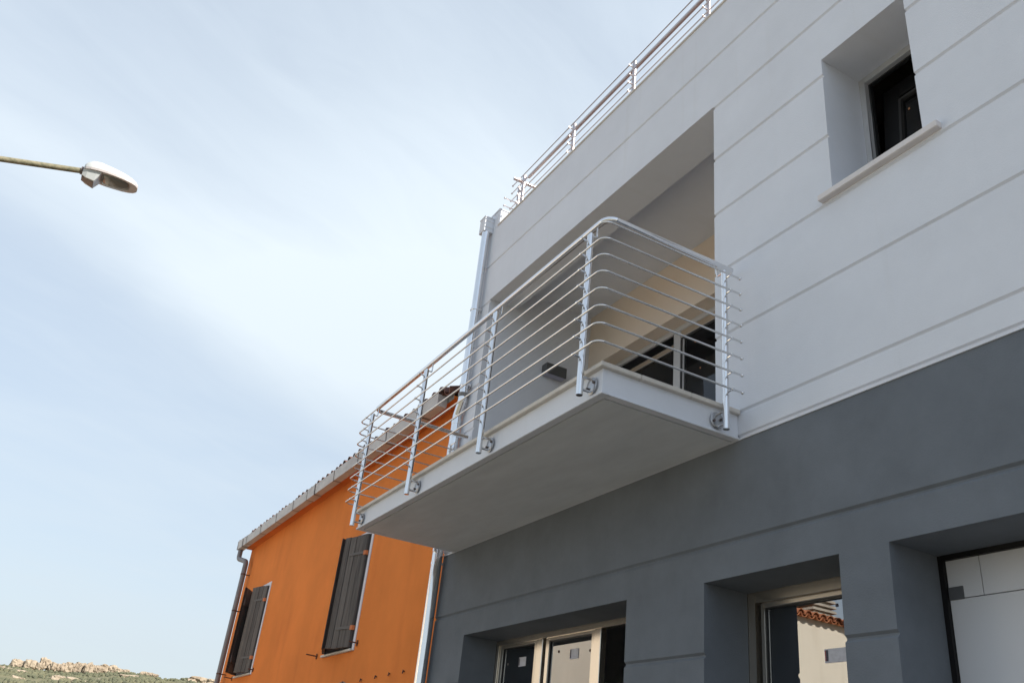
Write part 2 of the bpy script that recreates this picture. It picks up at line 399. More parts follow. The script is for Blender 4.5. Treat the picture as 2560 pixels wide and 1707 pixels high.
def casement(parent, x0, x1, z0, z1, y, t, m, dep=0.05, bev=0.003):
    """four profile bars as one frame mesh"""
    return (MB().box(x0, x0 + t, y, y + dep, z0, z1).box(x1 - t, x1, y, y + dep, z0, z1)
            .box(x0 + t, x1 - t, y, y + dep, z1 - t, z1).box(x0 + t, x1 - t, y, y + dep, z0, z0 + t))
def pane(x0, x1, y, z0, z1, parent, m='glass'):
    return MB().box(x0, x1, y, y + 0.006, z0, z1).build('glass_pane', M[m], parent)

# upper small window
win = part(casement(None, UWIN[0] - 0.03, UWIN[1] + 0.03, UWIN[2] - 0.02, UWIN[3] + 0.03, WT + 0.001, 0.075, M['frame_grey']), 'window', M['frame_grey'], bevel=0.003)
sx0, sx1, sz0, sz1 = -2.985, -2.40, 5.17, 6.205
fr = casement(None, sx0, sx1, sz0, sz1, WT + 0.035, 0.012, None, 0.03).build('seal', M['black'], win)
ts = [casement(None, sx0 + 0.012, sx1 - 0.012, sz0 + 0.012, sz1 - 0.012, WT + 0.06, 0.13, None, 0.04).build('sash', M['blackframe'], win, bevel=0.004)]
ts.append(casement(None, sx0 + 0.135, sx1 - 0.135, sz0 + 0.135, sz1 - 0.17, WT + 0.055, 0.02, None, 0.03).build('glazing_bead', M['bead'], win, bevel=0.003))
ts.append(pane(sx0 + 0.13, sx1 - 0.13, WT + 0.08, sz0 + 0.13, sz1 - 0.13, win, 'glass_plain'))
for z in (5.90, 5.62): ts.append(MB().box(-2.79, -2.778, WT + 0.076, WT + 0.079, z, z + 0.016).build('sticker', M['dot'], win))
for o in ts:                            # the sash stands tilted into the room
    o.data.transform(Matrix.Translation((0, WT + 0.06, sz0)) @ Matrix.Rotation(R(-6), 4, 'X') @ Matrix.Translation((0, -WT - 0.06, -sz0)))
part(MB().box(-3.118, -2.256, -0.045, WT, 5.078, 5.122), 'window_sill', M['sill'], bevel=0.004)

# lower three leaf window
FY = WT + 0.002
win = part(casement(None, LWIN[0] - 0.03, LWIN[1] + 0.03, LWIN[2] - 0.03, LWIN[3] + 0.03, FY, 0.075, None, 0.06), 'window', M['frame'], bevel=0.003)
for a, b in ((-6.870, -6.778), (-5.985, -5.895)):
    MB().box(a, b, FY - 0.004, FY + 0.055, LWIN[2] + 0.046, LWIN[3] - 0.046).build('mullion', M['frame'], win, bevel=0.004)
def leaf(x0, x1, z0, z1, y, win, m='frame', t=0.052, tilt=0.0, gl='glass'):
    s = casement(None, x0, x1, z0, z1, y, t, None, 0.045).build('sash', M[m], win, bevel=0.004)
    e = casement(None, x0 + t, x1 - t, z0 + t, z1 - t, y + 0.012, 0.006, None, 0.02).build('seal', M['black'], win)
    p = pane(x0 + t, x1 - t, y + 0.022, z0 + t, z1 - t, win, gl)
    return s, e, p
zt = LWIN[3] - 0.012; zb = LWIN[2] + 0.02
leaf(-7.575, -6.882, zb, zt - 0.008, FY + 0.012, win)
leaf(-6.745, -5.990, zb, zt - 0.008, FY + 0.012, win)
lf = leaf(-5.880, -5.115, zb, zt - 0.012, FY + 0.07, win)
for o in lf:      # this leaf stands open into the room
    o.data.transform(Matrix.Translation((-5.115, FY + 0.07, 0)) @ Matrix.Rotation(R(-80), 4, 'Z') @ Matrix.Translation((5.115, -FY - 0.07, 0)))
def sticker(xc, zc, wd, hg, y, win, bar='print'):
    s = MB().box(xc - wd / 2, xc + wd / 2, y - 0.004, y - 0.001, zc - hg / 2, zc + hg / 2).build('sticker', M['paper'], win)
    MB().box(xc - wd / 2 + 0.004, xc - wd / 2 + wd * 0.16, y - 0.0052, y - 0.0042, zc - hg / 2 + 0.008, zc + hg / 2 - 0.006).build('sticker', M[bar], win)
    return s
gy = FY + 0.034
sticker(-7.166, 2.660, 0.125, 0.078, gy, win)
sticker(-6.316, 2.664, 0.125, 0.078, gy, win)
for x, z in ((-7.43, 2.655), (-6.955, 2.652), (-6.56, 2.700), (-6.085, 2.672)):
    MB().tube([(x, gy - 0.004, z), (x, gy - 0.001, z)], 0.011, 8).build('sticker', M['woodgrey' if x < -6.9 else 'iron'], win)

# glazed door
win = part(casement(None, DOOR[0] - 0.03, DOOR[1] + 0.03, DOOR[2] - 0.03, DOOR[3] + 0.03, FY, 0.095, None, 0.07), 'glazed_door', M['frame'], bevel=0.003)
leaf(-4.165, -3.29, 0.2, 2.797, FY + 0.012, win, t=0.03)
gy = FY + 0.034
s = sticker(-3.607, 2.452, 0.165, 0.074, gy, win, 'print')
MB().box(-3.684, -3.679, gy - 0.0062, gy - 0.0054, 2.425, 2.480).build('sticker', M['printred'], win)
MB().box(-3.666, -3.663, gy - 0.0052, gy - 0.0042, 2.430, 2.468).build('sticker', M['print'], win)
MB().box(-3.588, -3.573, gy - 0.004, gy - 0.001, 2.712, 2.729).build('sticker', M['print'], win)

# white panelled garage door in a black frame
win = part(casement(None, GAR[0] - 0.03, GAR[1] + 0.03, GAR[2] - 0.03, GAR[3] + 0.03, FY, 0.055, None, 0.09), 'garage_door', M['blackframe'], bevel=0.002)
MB().box(-2.857, -0.475, FY + 0.04, FY + 0.06, 0.12, 2.846).build('backing_board', M['plate'], win)
zr = [2.660, 2.850]
py0, py1 = FY + 0.022, FY + 0.04
for a, b in ((-2.856, -2.6735), (-2.6695, -1.60), (-1.596, -0.476)):
    MB().box(a, b, py0, py1, 2.6585, 2.848).build('panel', M['white'], win, bevel=0.0015)
for a, b in ((2.0, 2.6545), (1.35, 1.996), (0.7, 1.346), (0.13, 0.696)):
    MB().box(-2.856, -0.476, py0, py1, a, b).build('panel', M['white'], win, bevel=0.0015)
MB().box(-2.855, -2.774, py0 - 0.006, py0 - 0.0005, 2.652, 2.715).build('corner_plate', M['plate'], win, bevel=0.001)

# loggia sliding door
dy = 1.565
win = part(casement(None, LD[0] + 0.001, LD[1] - 0.001, LD[2], LD[3] - 0.001, dy, 0.055, None, 0.03), 'sliding_door', M['frame_grey'], bevel=0.002)
MB().box(-6.60, -6.49, dy + 0.005, dy + 0.055, 3.95, 6.158).build('stile', M['frame_grey'], win, bevel=0.003)
MB().box(-6.485, -4.36, dy + 0.012, dy + 0.05, 6.075, 6.158).build('rail', M['frame'], win, bevel=0.003)
MB().box(-6.485, -4.36, dy + 0.016, dy + 0.045, 6.048, 6.0745).build('seal', M['black'], win)
MB().box(-6.4895, -6.455, dy + 0.012, dy + 0.045, 3.95, 6.0475).build('seal', M['black'], win)
MB().box(-6.452, -6.44, dy + 0.012, dy + 0.03, 3.95, 6.047).build('glazing_bead', M['frame_grey'], win)
pane(-6.44, -4.36, dy + 0.025, 3.95, 6.047, win, 'glass_plain')
MB().box(-7.69, -6.60, dy + 0.07, dy + 0.11, 6.03, 6.09).build('rail', M['frame'], win, bevel=0.003)
MB().box(-7.69, -6.60, dy + 0.13, dy + 0.16, 5.99, 6.022).build('rail', M['frame'], win, bevel=0.003)
pane(-7.69, -6.60, dy + 0.09, 3.95, 6.029, win, 'glass_plain')
for x, z in ((-6.27, 5.93), (-6.19, 5.60)): MB().box(x, x + 0.010, dy + 0.021, dy + 0.024, z, z + 0.014).build('sticker', M['dot'], win)

# balcony slab
BX0, BX1, BY = -8.094, -3.915, -1.055
slab = part(MB().box(BX0 + 0.010, BX1 - 0.010, BY + 0.010, -0.002, 3.730, 3.878), 'balcony_slab', M['light'])
lip = MB()
lip.box(BX0, BX1, BY, BY + 0.055, 3.712, 3.7297).box(BX0, BX0 + 0.055, BY + 0.055, -0.002, 3.712, 3.7297).box(BX1 - 0.055, BX1, BY + 0.055, -0.002, 3.712, 3.7297)
lip.build('drip_edge', M['light'], slab, bevel=0.003)
MB().box(BX0 + 0.070, BX1 - 0.070, BY + 0.070, -0.003, 3.7130, 3.7275).build('soffit', M['soffit'], slab)
OV = 0.022; SZ0, SZ1 = 3.8782, 3.910
def stone(x0, x1, y0, y1): MB().box(x0, x1, y0, y1, SZ0, SZ1).build('coping_stone', M['stone'], slab, bevel=0.004)
fx = [BX0 - OV + 0.25, -7.0, -6.06, -5.12, -4.2]
fr_x = [BX0 - OV] + [-7.05, -6.06, -5.02] + [BX1 + OV]
for a, b in zip(fr_x[:-1], fr_x[1:]): stone(a + 0.0015, b - 0.0015, BY - OV, BY + 0.27)
for a, b in ((BY + 0.273, -0.40), (-0.397, -0.003)):
    stone(BX1 - 0.27, BX1 + OV, a, b); stone(BX0 - OV, BX0 + 0.27, a, b)
MB().box(BX0 + 0.273, BX1 - 0.273, BY + 0.273, -0.004, SZ0, SZ1 - 0.008).build('floor_tiles', M['terrace'], slab)

# rainwater hopper on the corner
hop = MB().box(-8.335, -8.195, -0.125, -0.001, 7.70, 7.90).build('rain_hopper', M['light'], house, bevel=0.003)
for z in (7.755, 7.845): MB().box(-8.197, -8.1935, -0.122, -0.003, z, z + 0.006).build('joint_line', M['stone'], hop)
MB().box(-8.341, -8.189, -0.131, -0.0005, 7.900, 7.915).build('hopper_rim', M['light'], hop, bevel=0.002)

# ------------------------------------------------------------------ downpipe of the grey house
dp = thing('downpipe', 'shiny zinc downpipe on the corner between the grey house and the orange house', 'downpipe', (-8.33, -0.07, 0))
py = -0.07; xu, xl = -8.242, -8.325
MB().tube([(xu, py, 7.702), (xu, py, 6.9), (xu, py, 6.0), (xu, py, 5.50)], 0.05, 24).build('pipe', M['galv'], dp, smooth=True)
MB().tube(arc_path([(xu, py, 5.499), (xu, py, 5.43), (xl, py, 5.27), (xl, py, 5.20)], 0.07), 0.053, 20).build('offset_bend', M['galv'], dp, smooth=True)
MB().tube([(xl, py, 5.199), (xl, py, 3.3), (xl, py, 0.12)], 0.054, 24).build('pipe', M['galv'], dp, smooth=True)
MB().tube([(xl, py, 5.215), (xl, py, 5.165)], 0.057, 20).build('collar', M['galv'], dp, smooth=True)
MB().tube([(xu, py, 5.515), (xu, py, 5.47)], 0.058, 20).build('collar', M['woodgrey'], dp, smooth=True)
for x, z in ((xu, 6.6), (xu, 5.62), (xl, 5.02), (xl, 3.62), (xl, 2.3)):
    b = MB().tube([(x, py, z - 0.014), (x, py, z + 0.014)], 0.0575, 20)
    b.box(x + 0.03, -8.195 if x == xu else -8.275, py + 0.02, -0.0005, z - 0.012, z + 0.012); b.build('bracket', M['galv'], dp)
    if z > 4: MB().box(-8.225, -8.195, -0.006, -0.0005, z - 0.03, z + 0.03).build('bracket_plate', M['steel'], dp)

# ------------------------------------------------------------------ railings
PR = 0.0212; BR = 0.0067
hold_cache = {}
def post(parent, x, y, z0, z1, nx, ny, barz, off=0.063, flange=True, fz=3.79, standoff=0.0658, m=None):
    """round post; (nx, ny) points outwards"""
    m = m or M['steel']
    p = MB().tube([(x, y, z0), (x, y, z0 + 0.002), (x, y, z1 - 0.006), (x, y, z1)], [PR - 0.002, PR, PR, PR - 0.006], 20).build('post', m, parent, smooth=True)
    for bz in barz:
        h = MB()
        h.tube([(x + nx * (PR - 0.002), y + ny * (PR - 0.002), bz - 0.004), (x + nx * (PR + 0.012), y + ny * (PR + 0.012), bz - 0.003), (x + nx * (off - 0.006), y + ny * (off - 0.006), bz)], [0.0085, 0.0062, 0.0062], 8)
        tx, ty = -ny, nx
        h.tube([(x + nx * off - tx * 0.008, y + ny * off - ty * 0.008, bz), (x + nx * off + tx * 0.008, y + ny * off + ty * 0.008, bz)], 0.0105, 10)
        h.build('bar_holder', m, p, smooth=True)
    if flange:
        fx0, fy0 = x - nx * (standoff + PR), y - ny * (standoff + PR)
        MB().tube([(fx0, fy0, fz), (fx0 + nx * 0.006, fy0 + ny * 0.006, fz), (fx0 + nx * 0.008, fy0 + ny * 0.008, fz)], [0.054, 0.054, 0.051], 28).build('flange_plate', M['flange'], p, smooth=True)
        for dz in (-0.042, 0.042):
            MB().tube([(fx0 + nx * 0.008, fy0 + ny * 0.008, fz + dz), (x - nx * (PR - 0.003), y - ny * (PR - 0.003), fz + dz)], 0.0085, 10).build('standoff', M['steel'], p, smooth=True)
        tx, ty = -ny, nx
        for s_ in (-1, 1):
            cx, cy = fx0 + tx * 0.032 * s_, fy0 + ty * 0.032 * s_
            MB().tube([(cx + nx * 0.008, cy + ny * 0.008, fz + 0.012 * s_), (cx + nx * 0.020, cy + ny * 0.020, fz + 0.012 * s_)], 0.009, 6).build('bolt', M['lampdark'], p)
    return p

rail = thing('balcony_railing', 'polished steel railing with eight thin bars around the balcony', 'railing', (-6.0, -1.05, 3.7))
bz = [3.955 + 0.1205 * k for k in range(8)]
PY = -1.142
for x in (-7.965, -6.633, -5.326, -4.019): post(rail, x, PY, 3.703, 4.862, 0, -1, bz)
post(rail, -3.828, -0.184, 3.703, 4.862, 1, 0, bz)
post(rail, -8.19, -0.165, 3.703, 4.862, -1, 0, bz, off=-0.05, standoff=0.073, fz=3.79)
XBL, XBR, YB = -8.140, -3.765, -1.205
for z in bz:
    pts = arc_path([(XBL, -0.165, z), (XBL, YB, z), (XBR, YB, z), (XBR, -0.105, z)], 0.06, 8)
    b = MB().tube(pts, BR, 10); b.build('bar', M['steel_bar'], rail, smooth=True)
    MB().ball((XBR, -0.103, z), 0.0125).build('bar_end_cap', M['steel'], rail, smooth=True)
    MB().ball((XBL, -0.163, z), 0.0125).build('bar_end_cap', M['steel'], rail, smooth=True)
HZ = 4.948; HY = -1.092; HXR = -3.90; HXL = -8.06
MB().tube(arc_path([(HXL, -0.03, HZ), (HXL, HY, HZ), (HXR, HY, HZ), (HXR, -0.055, HZ)], 0.075, 8), PR, 18).build('handrail', M['steel'], rail, smooth=True)
def rail_arm(px, py_, nx, ny, ztop, hx, hy, hz, parent, m=None):
    MB().tube(arc_path([(px - nx * (PR - 0.004), py_ - ny * (PR - 0.004), ztop - 0.012), (hx, hy, ztop - 0.012), (hx, hy, hz - PR + 0.003)], 0.012, 4), 0.006, 8).build('handrail_arm', m or M['steel'], parent, smooth=True)
for x in (-7.965, -6.633, -5.326, -4.019): rail_arm(x, PY, 0, -1, 4.862, x, HY, HZ, rail)
rail_arm(-3.828, -0.184, 1, 0, 4.862, HXR, -0.184, HZ, rail)
rail_arm(-8.19, -0.165, -1, 0, 4.862, HXL, -0.165, HZ, rail)

rr = thing('roof_railing', 'steel terrace railing standing along the roof edge of the pale house', 'railing', (-4, 0.15, 7.757))
rz = [7.86 + 0.118 * k for k in range(5)]
RY = 0.15
for k in range(-1, 11):
    x = -7.80 + 1.145 * k
    if k < 0: continue
    post(rr, x, RY, 7.757, 8.415, 0, -1, rz, flange=False, m=M['steel_dull'])
    MB().tube([(x, RY, 7.757), (x, RY, 7.765)], 0.045, 18).build('base_plate', M['steel_dull'], rr)
    rail_arm(x, RY, 0, -1, 8.415, x, RY + 0.062, 8.425, rr, M['steel_dull'])
for z in rz:
    MB().tube([(-7.97, RY - 0.063, z), (XR - 0.3, RY - 0.063, z)], BR, 8).build('bar', M['steel_dull'], rr, smooth=True)
    MB().ball((-7.972, RY - 0.063, z), 0.0125).build('bar_end_cap', M['steel_dull'], rr, smooth=True)
MB().tube([(-7.80, RY + 0.062, 8.425), (XR - 0.3, RY + 0.062, 8.425)], PR, 16).build('handrail', M['steel_dull'], rr, smooth=True)
# return of the railing towards the back of the roof
sxr = -8.04
for yy in (0.215, 1.3, 2.4):
    p = post(rr, sxr + 0.0, yy, 7.735, 8.40, -1, 0, [rz[1], rz[2], rz[3], rz[4]] if False else rz[:4], flange=False, m=M['steel_dull'])
for z in rz[:4]:
    MB().tube([(sxr - 0.063, 0.06, z), (sxr - 0.063, 2.5, z)], BR, 8).build('bar', M['steel_dull'], rr, smooth=True)
    MB().ball((sxr - 0.063, 0.058, z), 0.0125).build('bar_end_cap', M['steel_dull'], rr, smooth=True)
MB().tube([(-7.93, 0.07, 8.42), (-7.93, 2.5, 8.42)], PR, 16).build('handrail', M['steel_dull'], rr, smooth=True)
MB().box(XL + 0.005, -8.02, 0.225, 2.6, 7.735, 7.757).build('kerb_stone', M['stone'], house)

# ------------------------------------------------------------------ wall lamp in the loggia
wl = thing('wall_lamp', 'small dark grey box lamp on the loggia side wall behind the railing', 'wall lamp', (-8.019, 0.9, 5.92))
MB().box(-8.0185, -7.905, 0.772, 1.045, 5.938, 6.066).build('housing', M['lampgrey'], wl, bevel=0.003)
MB().box(-8.008, -7.916, 0.784, 1.033, 5.931, 5.937).build('diffuser', M['diffuser'], wl, bevel=0.001)

# ------------------------------------------------------------------ orange house
oh = thing('orange_house', 'orange plastered house with dark wooden shutters next to the grey house', 'house', (-13, 0.05, 0))
OY = 0.05; OX0, OX1 = -18.2, -8.275
W1 = (-16.99, -15.905, 3.02, 4.50); W2 = (-11.95, -10.85, 3.01, 4.46)
ow = pierced(MB(), OX0, OX1, 0, 5.54, OY, OY + 0.35, [W1, W2], back=True).build('wall', M['orange'], oh)
MB().box(OX0, OX0 + 0.3, OY + 0.35, 7.5, 0, 5.54).box(OX1 - 0.3, OX1, OY + 0.35, 7.5, 0, 5.54).box(OX0, OX1, 7.5, 7.8, 0, 5.54).build('rear_walls', M['orange'], oh)
MB().box(OX0 + 0.3, OX1 - 0.3, 2.4, 2.5, 0, 5.5).build('inner_wall', M['interior'], oh)
# boarded eaves between wall and gutter
MB().box(OX0 - 0.02, -8.42, -0.10, OY - 0.0005, 5.515, 5.545).build('eaves_soffit', M['orange'], oh)
MB().box(OX0 - 0.02, -8.42, -0.104, -0.1005, 5.50, 5.60).build('fascia', M['woodgrey'], oh)
slope = math.tan(R(19))
def zr_(y): return 5.572 + (y + 0.16) * slope
rm = MB()
rm.quad((OX0 - 0.08, -0.12, zr_(-0.12)), (-8.30, -0.12, zr_(-0.12)), (-8.30, 4.0, zr_(4.0)), (OX0 - 0.08, 4.0, zr_(4.0)))
rm.quad((OX0 - 0.08, 4.0, zr_(4.0)), (-8.30, 4.0, zr_(4.0)), (-8.30, 8.0, zr_(0.0)), (OX0 - 0.08, 8.0, zr_(0.0)))
rm.quad((OX0 - 0.08, -0.12, zr_(-0.12)), (OX0 - 0.08, 4.0, zr_(4.0)), (OX0 - 0.08, 8.0, zr_(0.0)))
rm.quad((-8.30, -0.12, zr_(-0.12)), (-8.30, 8.0, zr_(0.0)), (-8.30, 4.0, zr_(4.0)))
rm.quad((OX0 - 0.08, -0.12, zr_(-0.12)), (OX0 - 0.08, 8.0, zr_(0.0)), (-8.30, 8.0, zr_(0.0)), (-8.30, -0.12, zr_(-0.12)))
roof = rm.build('roof', M['tile'], oh)
def barrel(mb, ln, r0, r1, up=True, n=6, th=0.014):
    """half round clay tile along +y from the origin, rising with the roof"""
    for (ra, rb, fl) in ((r0, r1, 1), (r0 - th, r1 - th, -1)):
        i = len(mb.v)
        for (yy, rr_) in ((0, ra), (ln, rb)):
            for k in range(n + 1):
                a = math.pi * k / n
                mb.v.append((rr_ * math.cos(a), yy, rr_ * math.sin(a) * (1 if up else -1)))
        for k in range(n):
            q = (i + k, i + k + 1, i + n + 2 + k, i + n + 1 + k)
            mb.f.append(q if fl > 0 else q[::-1])
    i = len(mb.v) - 4 * (n + 1)
    for k in range(n): mb.f.append((i + k, i + 2 * (n + 1) + k, i + 2 * (n + 1) + k + 1, i + k + 1))
    return mb
bt = barrel(MB(), 0.46, 0.092, 0.078).build('roof_tile', M['tile'], roof, smooth=True)
bt.data.name = 'barrel_tile'
pit = math.atan(slope); first = True; tc_ = []
x = OX0; k = 0
while x < -8.42:
    tc_.append(x); x += 0.205
for course in range(4):
    for x in tc_:
        yy = -0.20 + course * 0.36
        loc = (x + random.uniform(-.012, .012), yy + random.uniform(-.015, .015), zr_(yy) + 0.010 + random.uniform(0, .008))
        rot = (pit - 0.04, 0, random.uniform(-.03, .03))
        if first: bt.location = loc; bt.rotation_euler = rot; first = False
        else: share(bt, 'roof_tile', loc, roof, rot)
ct = barrel(MB(), 0.46, 0.085, 0.092, up=False).build('roof_tile', M['tile'], roof, smooth=True)
first = True
for x in tc_:
    loc = (x + 0.1025, -0.19, zr_(-0.19) + 0.062); rot = (pit, 0, 0)
    if first: ct.location = loc; ct.rotation_euler = rot; first = False
    else: share(ct, 'roof_tile', loc, roof, rot)
# gutter
def gz(x): return 5.445 + (-8.6 - x) * 0.0045
GX0, GX1 = -18.36, -8.60; gy0, gy1 = -0.215, -0.105; GH = 0.155
gm = MB()
def gsec(t): return [(gy0, 0), (gy0 - 0.012, GH), (gy0 - 0.012 + t, GH), (gy0 + t, t), (gy1 - t, t), (gy1 - t, GH), (gy1, GH), (gy1, 0)]
sec = gsec(0.004)
for x in (GX0, GX1): gm.v += [(x, a, gz(x) + b) for a, b in sec]
n = len(sec)
for k in range(n): gm.f.append((k, (k + 1) % n, n + (k + 1) % n, n + k))
gm.f.append(tuple(range(n - 1, -1, -1))); gm.f.append(tuple(range(n, 2 * n)))
gut = gm.build('gutter', M['gutter'], oh)
for x in (GX0, GX1):
    MB().box(x - 0.003, x + 0.003, gy0 - 0.008, gy1, gz(x), gz(x) + GH - 0.01).build('end_cap', M['gutter'], gut)
def strap(x, wd, m, ex=0.004):
    z = gz(x)
    mb = MB()
    mb.v += [(x - wd/2, gy0 - ex - 0.013, z + GH + 0.004), (x + wd/2, gy0 - ex - 0.013, z + GH + 0.004), (x - wd/2, gy0 - ex, z - ex), (x + wd/2, gy0 - ex, z - ex), (x - wd/2, gy1 + ex, z - ex), (x + wd/2, gy1 + ex, z - ex),
             (x - wd/2, gy0 - 0.0125, z + GH + 0.004), (x + wd/2, gy0 - 0.0125, z + GH + 0.004)]
    mb.f += [(0, 2, 3, 1), (2, 4, 5, 3), (0, 1, 7, 6), (0, 6, 2), (1, 3, 7)]
    mb.build('gutter_strap', M[m], gut)
for x in (-17.60, -16.52, -15.44, -14.40, -12.28, -11.25, -10.2): strap(x, 0.022, 'gutter_strap')
for xa in (-13.40, -9.12, -18.1):
    strap(xa, 0.40 if xa < -10 else 0.13, 'gutter', 0.006)
    for dx in ((-0.2, 0.2) if xa < -10 else (-0.065, 0.065)): strap(xa + dx, 0.020, 'gutter_strap', 0.009)
# gutter downpipe at the left corner
pd = MB().tube(arc_path([(-18.24, -0.16, gz(-18.2) + 0.01), (-18.24, -0.16, 5.30), (-17.86, -0.075, 5.20), (-17.86, -0.075, 4.9), (-17.86, -0.075, 0.12)], 0.07, 6), 0.048, 16).build('gutter_downpipe', M['pvc'], oh, smooth=True)
for z in (4.95, 4.25, 3.1):
    MB().tube([(-17.86, -0.075, z - 0.012), (-17.86, -0.075, z + 0.012)], 0.052, 16).box(-17.872, -17.848, -0.03, OY - 0.0005, z - 0.008, z + 0.008).build('bracket', M['iron'], pd)
# windows with reveal and shutters
def owindow(W, lefta, righta, wl_):
    x0, x1, z0, z1 = W
    rv = MB(); t = 0.012
    rv.box(x1 - t, x1 - 0.0005, OY - 0.006, OY + 0.30, z0, z1).box(x0 + 0.0005, x0 + t, OY - 0.006, OY + 0.30, z0, z1).box(x0 + t, x1 - t, OY - 0.006, OY + 0.30, z1 - t, z1 - 0.0005)
    rv.box(x1 - 0.0004, x1 + 0.075, OY - 0.010, OY - 0.0005, z0 - 0.02, z1 + 0.05).box(x0 + 0.3, x1 - 0.0005, OY - 0.010, OY - 0.0005, z1 - 0.002, z1 + 0.05)
    wn = rv.build('window', M['reveal'], oh)
    MB().box(x0 - 0.05, x1 + 0.075, OY - 0.035, OY + 0.2, z0 - 0.028, z0 - 0.0205).box(x0 - 0.05, x1 + 0.01, OY - 0.035, OY + 0.2, z0 - 0.020, z0 - 0.0005).build('window_sill', M['stone'], wn, bevel=0.002)
    MB().box(x0 + t, x1 - t, OY + 0.24, OY + 0.28, z0, z1 - t).build('window_frame', M['wood'], wn)
    # shutters
    def shutter(hx, sgn, ang, np_, grey=False, face=-1):
        """leaf hinged at hx; closed it runs towards sgn; ang swings it out to the street"""
        org = Vector((hx, OY - 0.012, z0 + 0.015)); h = z1 - z0 - 0.03
        wleaf = (x1 - x0) / 2 - 0.01
        def tr(a, b, c): # a along leaf, b outward normal, c up
            ca, sa = math.cos(ang), math.sin(ang)
            return (org.x + sgn * (a * ca) + sgn * (b * sa) , org.y - a * sa - b * (-ca) * -1 * -1 if False else org.y - a * sa - b * ca, org.z + c)
        def lb(a0, a1, b0, b1, c0, c1):
            mb = MB(); mb.box(a0, a1, b0, b1, c0, c1); mb.v = [tr(*v) for v in mb.v]; return mb
        sh = lb(0.004, wleaf, 0.004, 0.010, 0, h).build('shutter', M['black'], oh)
        pw = wleaf / np_
        for k in range(np_):
            j = random.uniform(-0.004, 0.004)
            lb(k * pw + 0.006, (k + 1) * pw - 0.006, 0.0102, 0.034 + random.uniform(-.004, .004), -0.004 + j, h + j).build('plank', M[('wood2', 'wood3', 'wood')[(k * 2 + int(hx)) % 3]], sh, bevel=0.003)
            lb(k * pw + 0.004, (k + 1) * pw - 0.004, -0.018, 0.0038, -0.004 + j, h + j).build('plank', M['wood'], sh, bevel=0.003)
        for c in (0.22, h - 0.26):
            lb(0.0, wleaf * 0.68, 0.0375, 0.043, c, c + 0.034).build('hinge_strap', M['strap'], sh)
            lb(-0.022, 0.028, 0.012, 0.046, c - 0.015, c + 0.040).build('hinge', M['hinge' if sgn < 0 else 'black'], sh)
            if grey: lb(0.02, wleaf + 0.01, -0.045, -0.0185, c - 0.05, c + 0.06).build('batten', M['woodgrey'], sh, bevel=0.003)
        if grey: 
            for k in range(np_): lb(k * pw + 0.006, (k + 1) * pw - 0.006, -0.0205, -0.0182, 0.01, h - 0.01).build('plank', M['woodgrey'], sh)
        return sh
    s = shutter(x1 - 0.02, -1, righta, 4); s['label'] = 'right leaf, nearly closed'
    s = shutter(x0 + 0.01, 1, lefta, 4, wl_); s['label'] = 'left leaf, swung further out'
owindow(W1, R(29), R(14), True)
owindow(W2, R(18.5), R(14), False)
# shutter stays and old anchors in the plaster
for (x, z, l) in ((-12.25, 3.02, 0.16), (-10.68, 3.06, 0.12), (-15.74, 3.06, 0.10), (-17.2, 3.0, 0.16)):
    MB().tube([(x, OY - 0.0005, z), (x, OY - l, z + 0.005)], 0.009, 6).tube([(x, OY - 0.012, z - 0.035), (x, OY - 0.012, z + 0.035)], 0.010, 6).build('shutter_stay', M['iron'], oh)
for k, x in enumerate((-9.05, -9.45, -9.85, -10.32, -10.95, -11.4)):
    z = 2.628 - 0.002 * k + random.uniform(-.012, .012)
    MB().tube([(x, OY - 0.0005, z), (x, OY - 0.018, z + 0.012), (x, OY - 0.02, z - 0.02)], 0.009, 6).build('wall_anchor', M['iron'], oh)
MB().tube([(-11.9, OY - 0.012, 2.585), (-11.6, OY - 0.012, 2.60), (-11.3, OY - 0.012, 2.60), (-10.95, OY - 0.012, 2.63), (-10.8, OY - 0.012, 2.60)], 0.006, 6).build('loose_cable', M['pvc'], oh)

# ------------------------------------------------------------------ street lamp
LP = Vector((-9.02, -4.488, 7.037))          # neck of the lamp head
lamp = thing('street_lamp', 'street lamp with white oval head on a lichen spotted arm against the sky', 'street lamp', (LP.x, -7.4, 0.0))
DIR = Vector((0, 0.965, 0.262)).normalized(); PYL = -7.4
post_ = MB().tube([(LP.x, PYL, -0.02), (LP.x, PYL, 3.0), (LP.x, PYL, 5.75)], [0.085, 0.07, 0.05], 16).build('pole', M['mast'], lamp, smooth=True)
armpts = arc_path([(LP.x, PYL, 5.7), (LP.x, PYL, LP.z + (PYL - LP.y) * 0.262 / 0.965), tuple(LP + DIR * 0.06)], 0.18, 8)
MB().tube(armpts, [0.05] * 2 + [0.030] * (len(armpts) - 2), 14).build('arm', M['mast'], lamp, smooth=True)
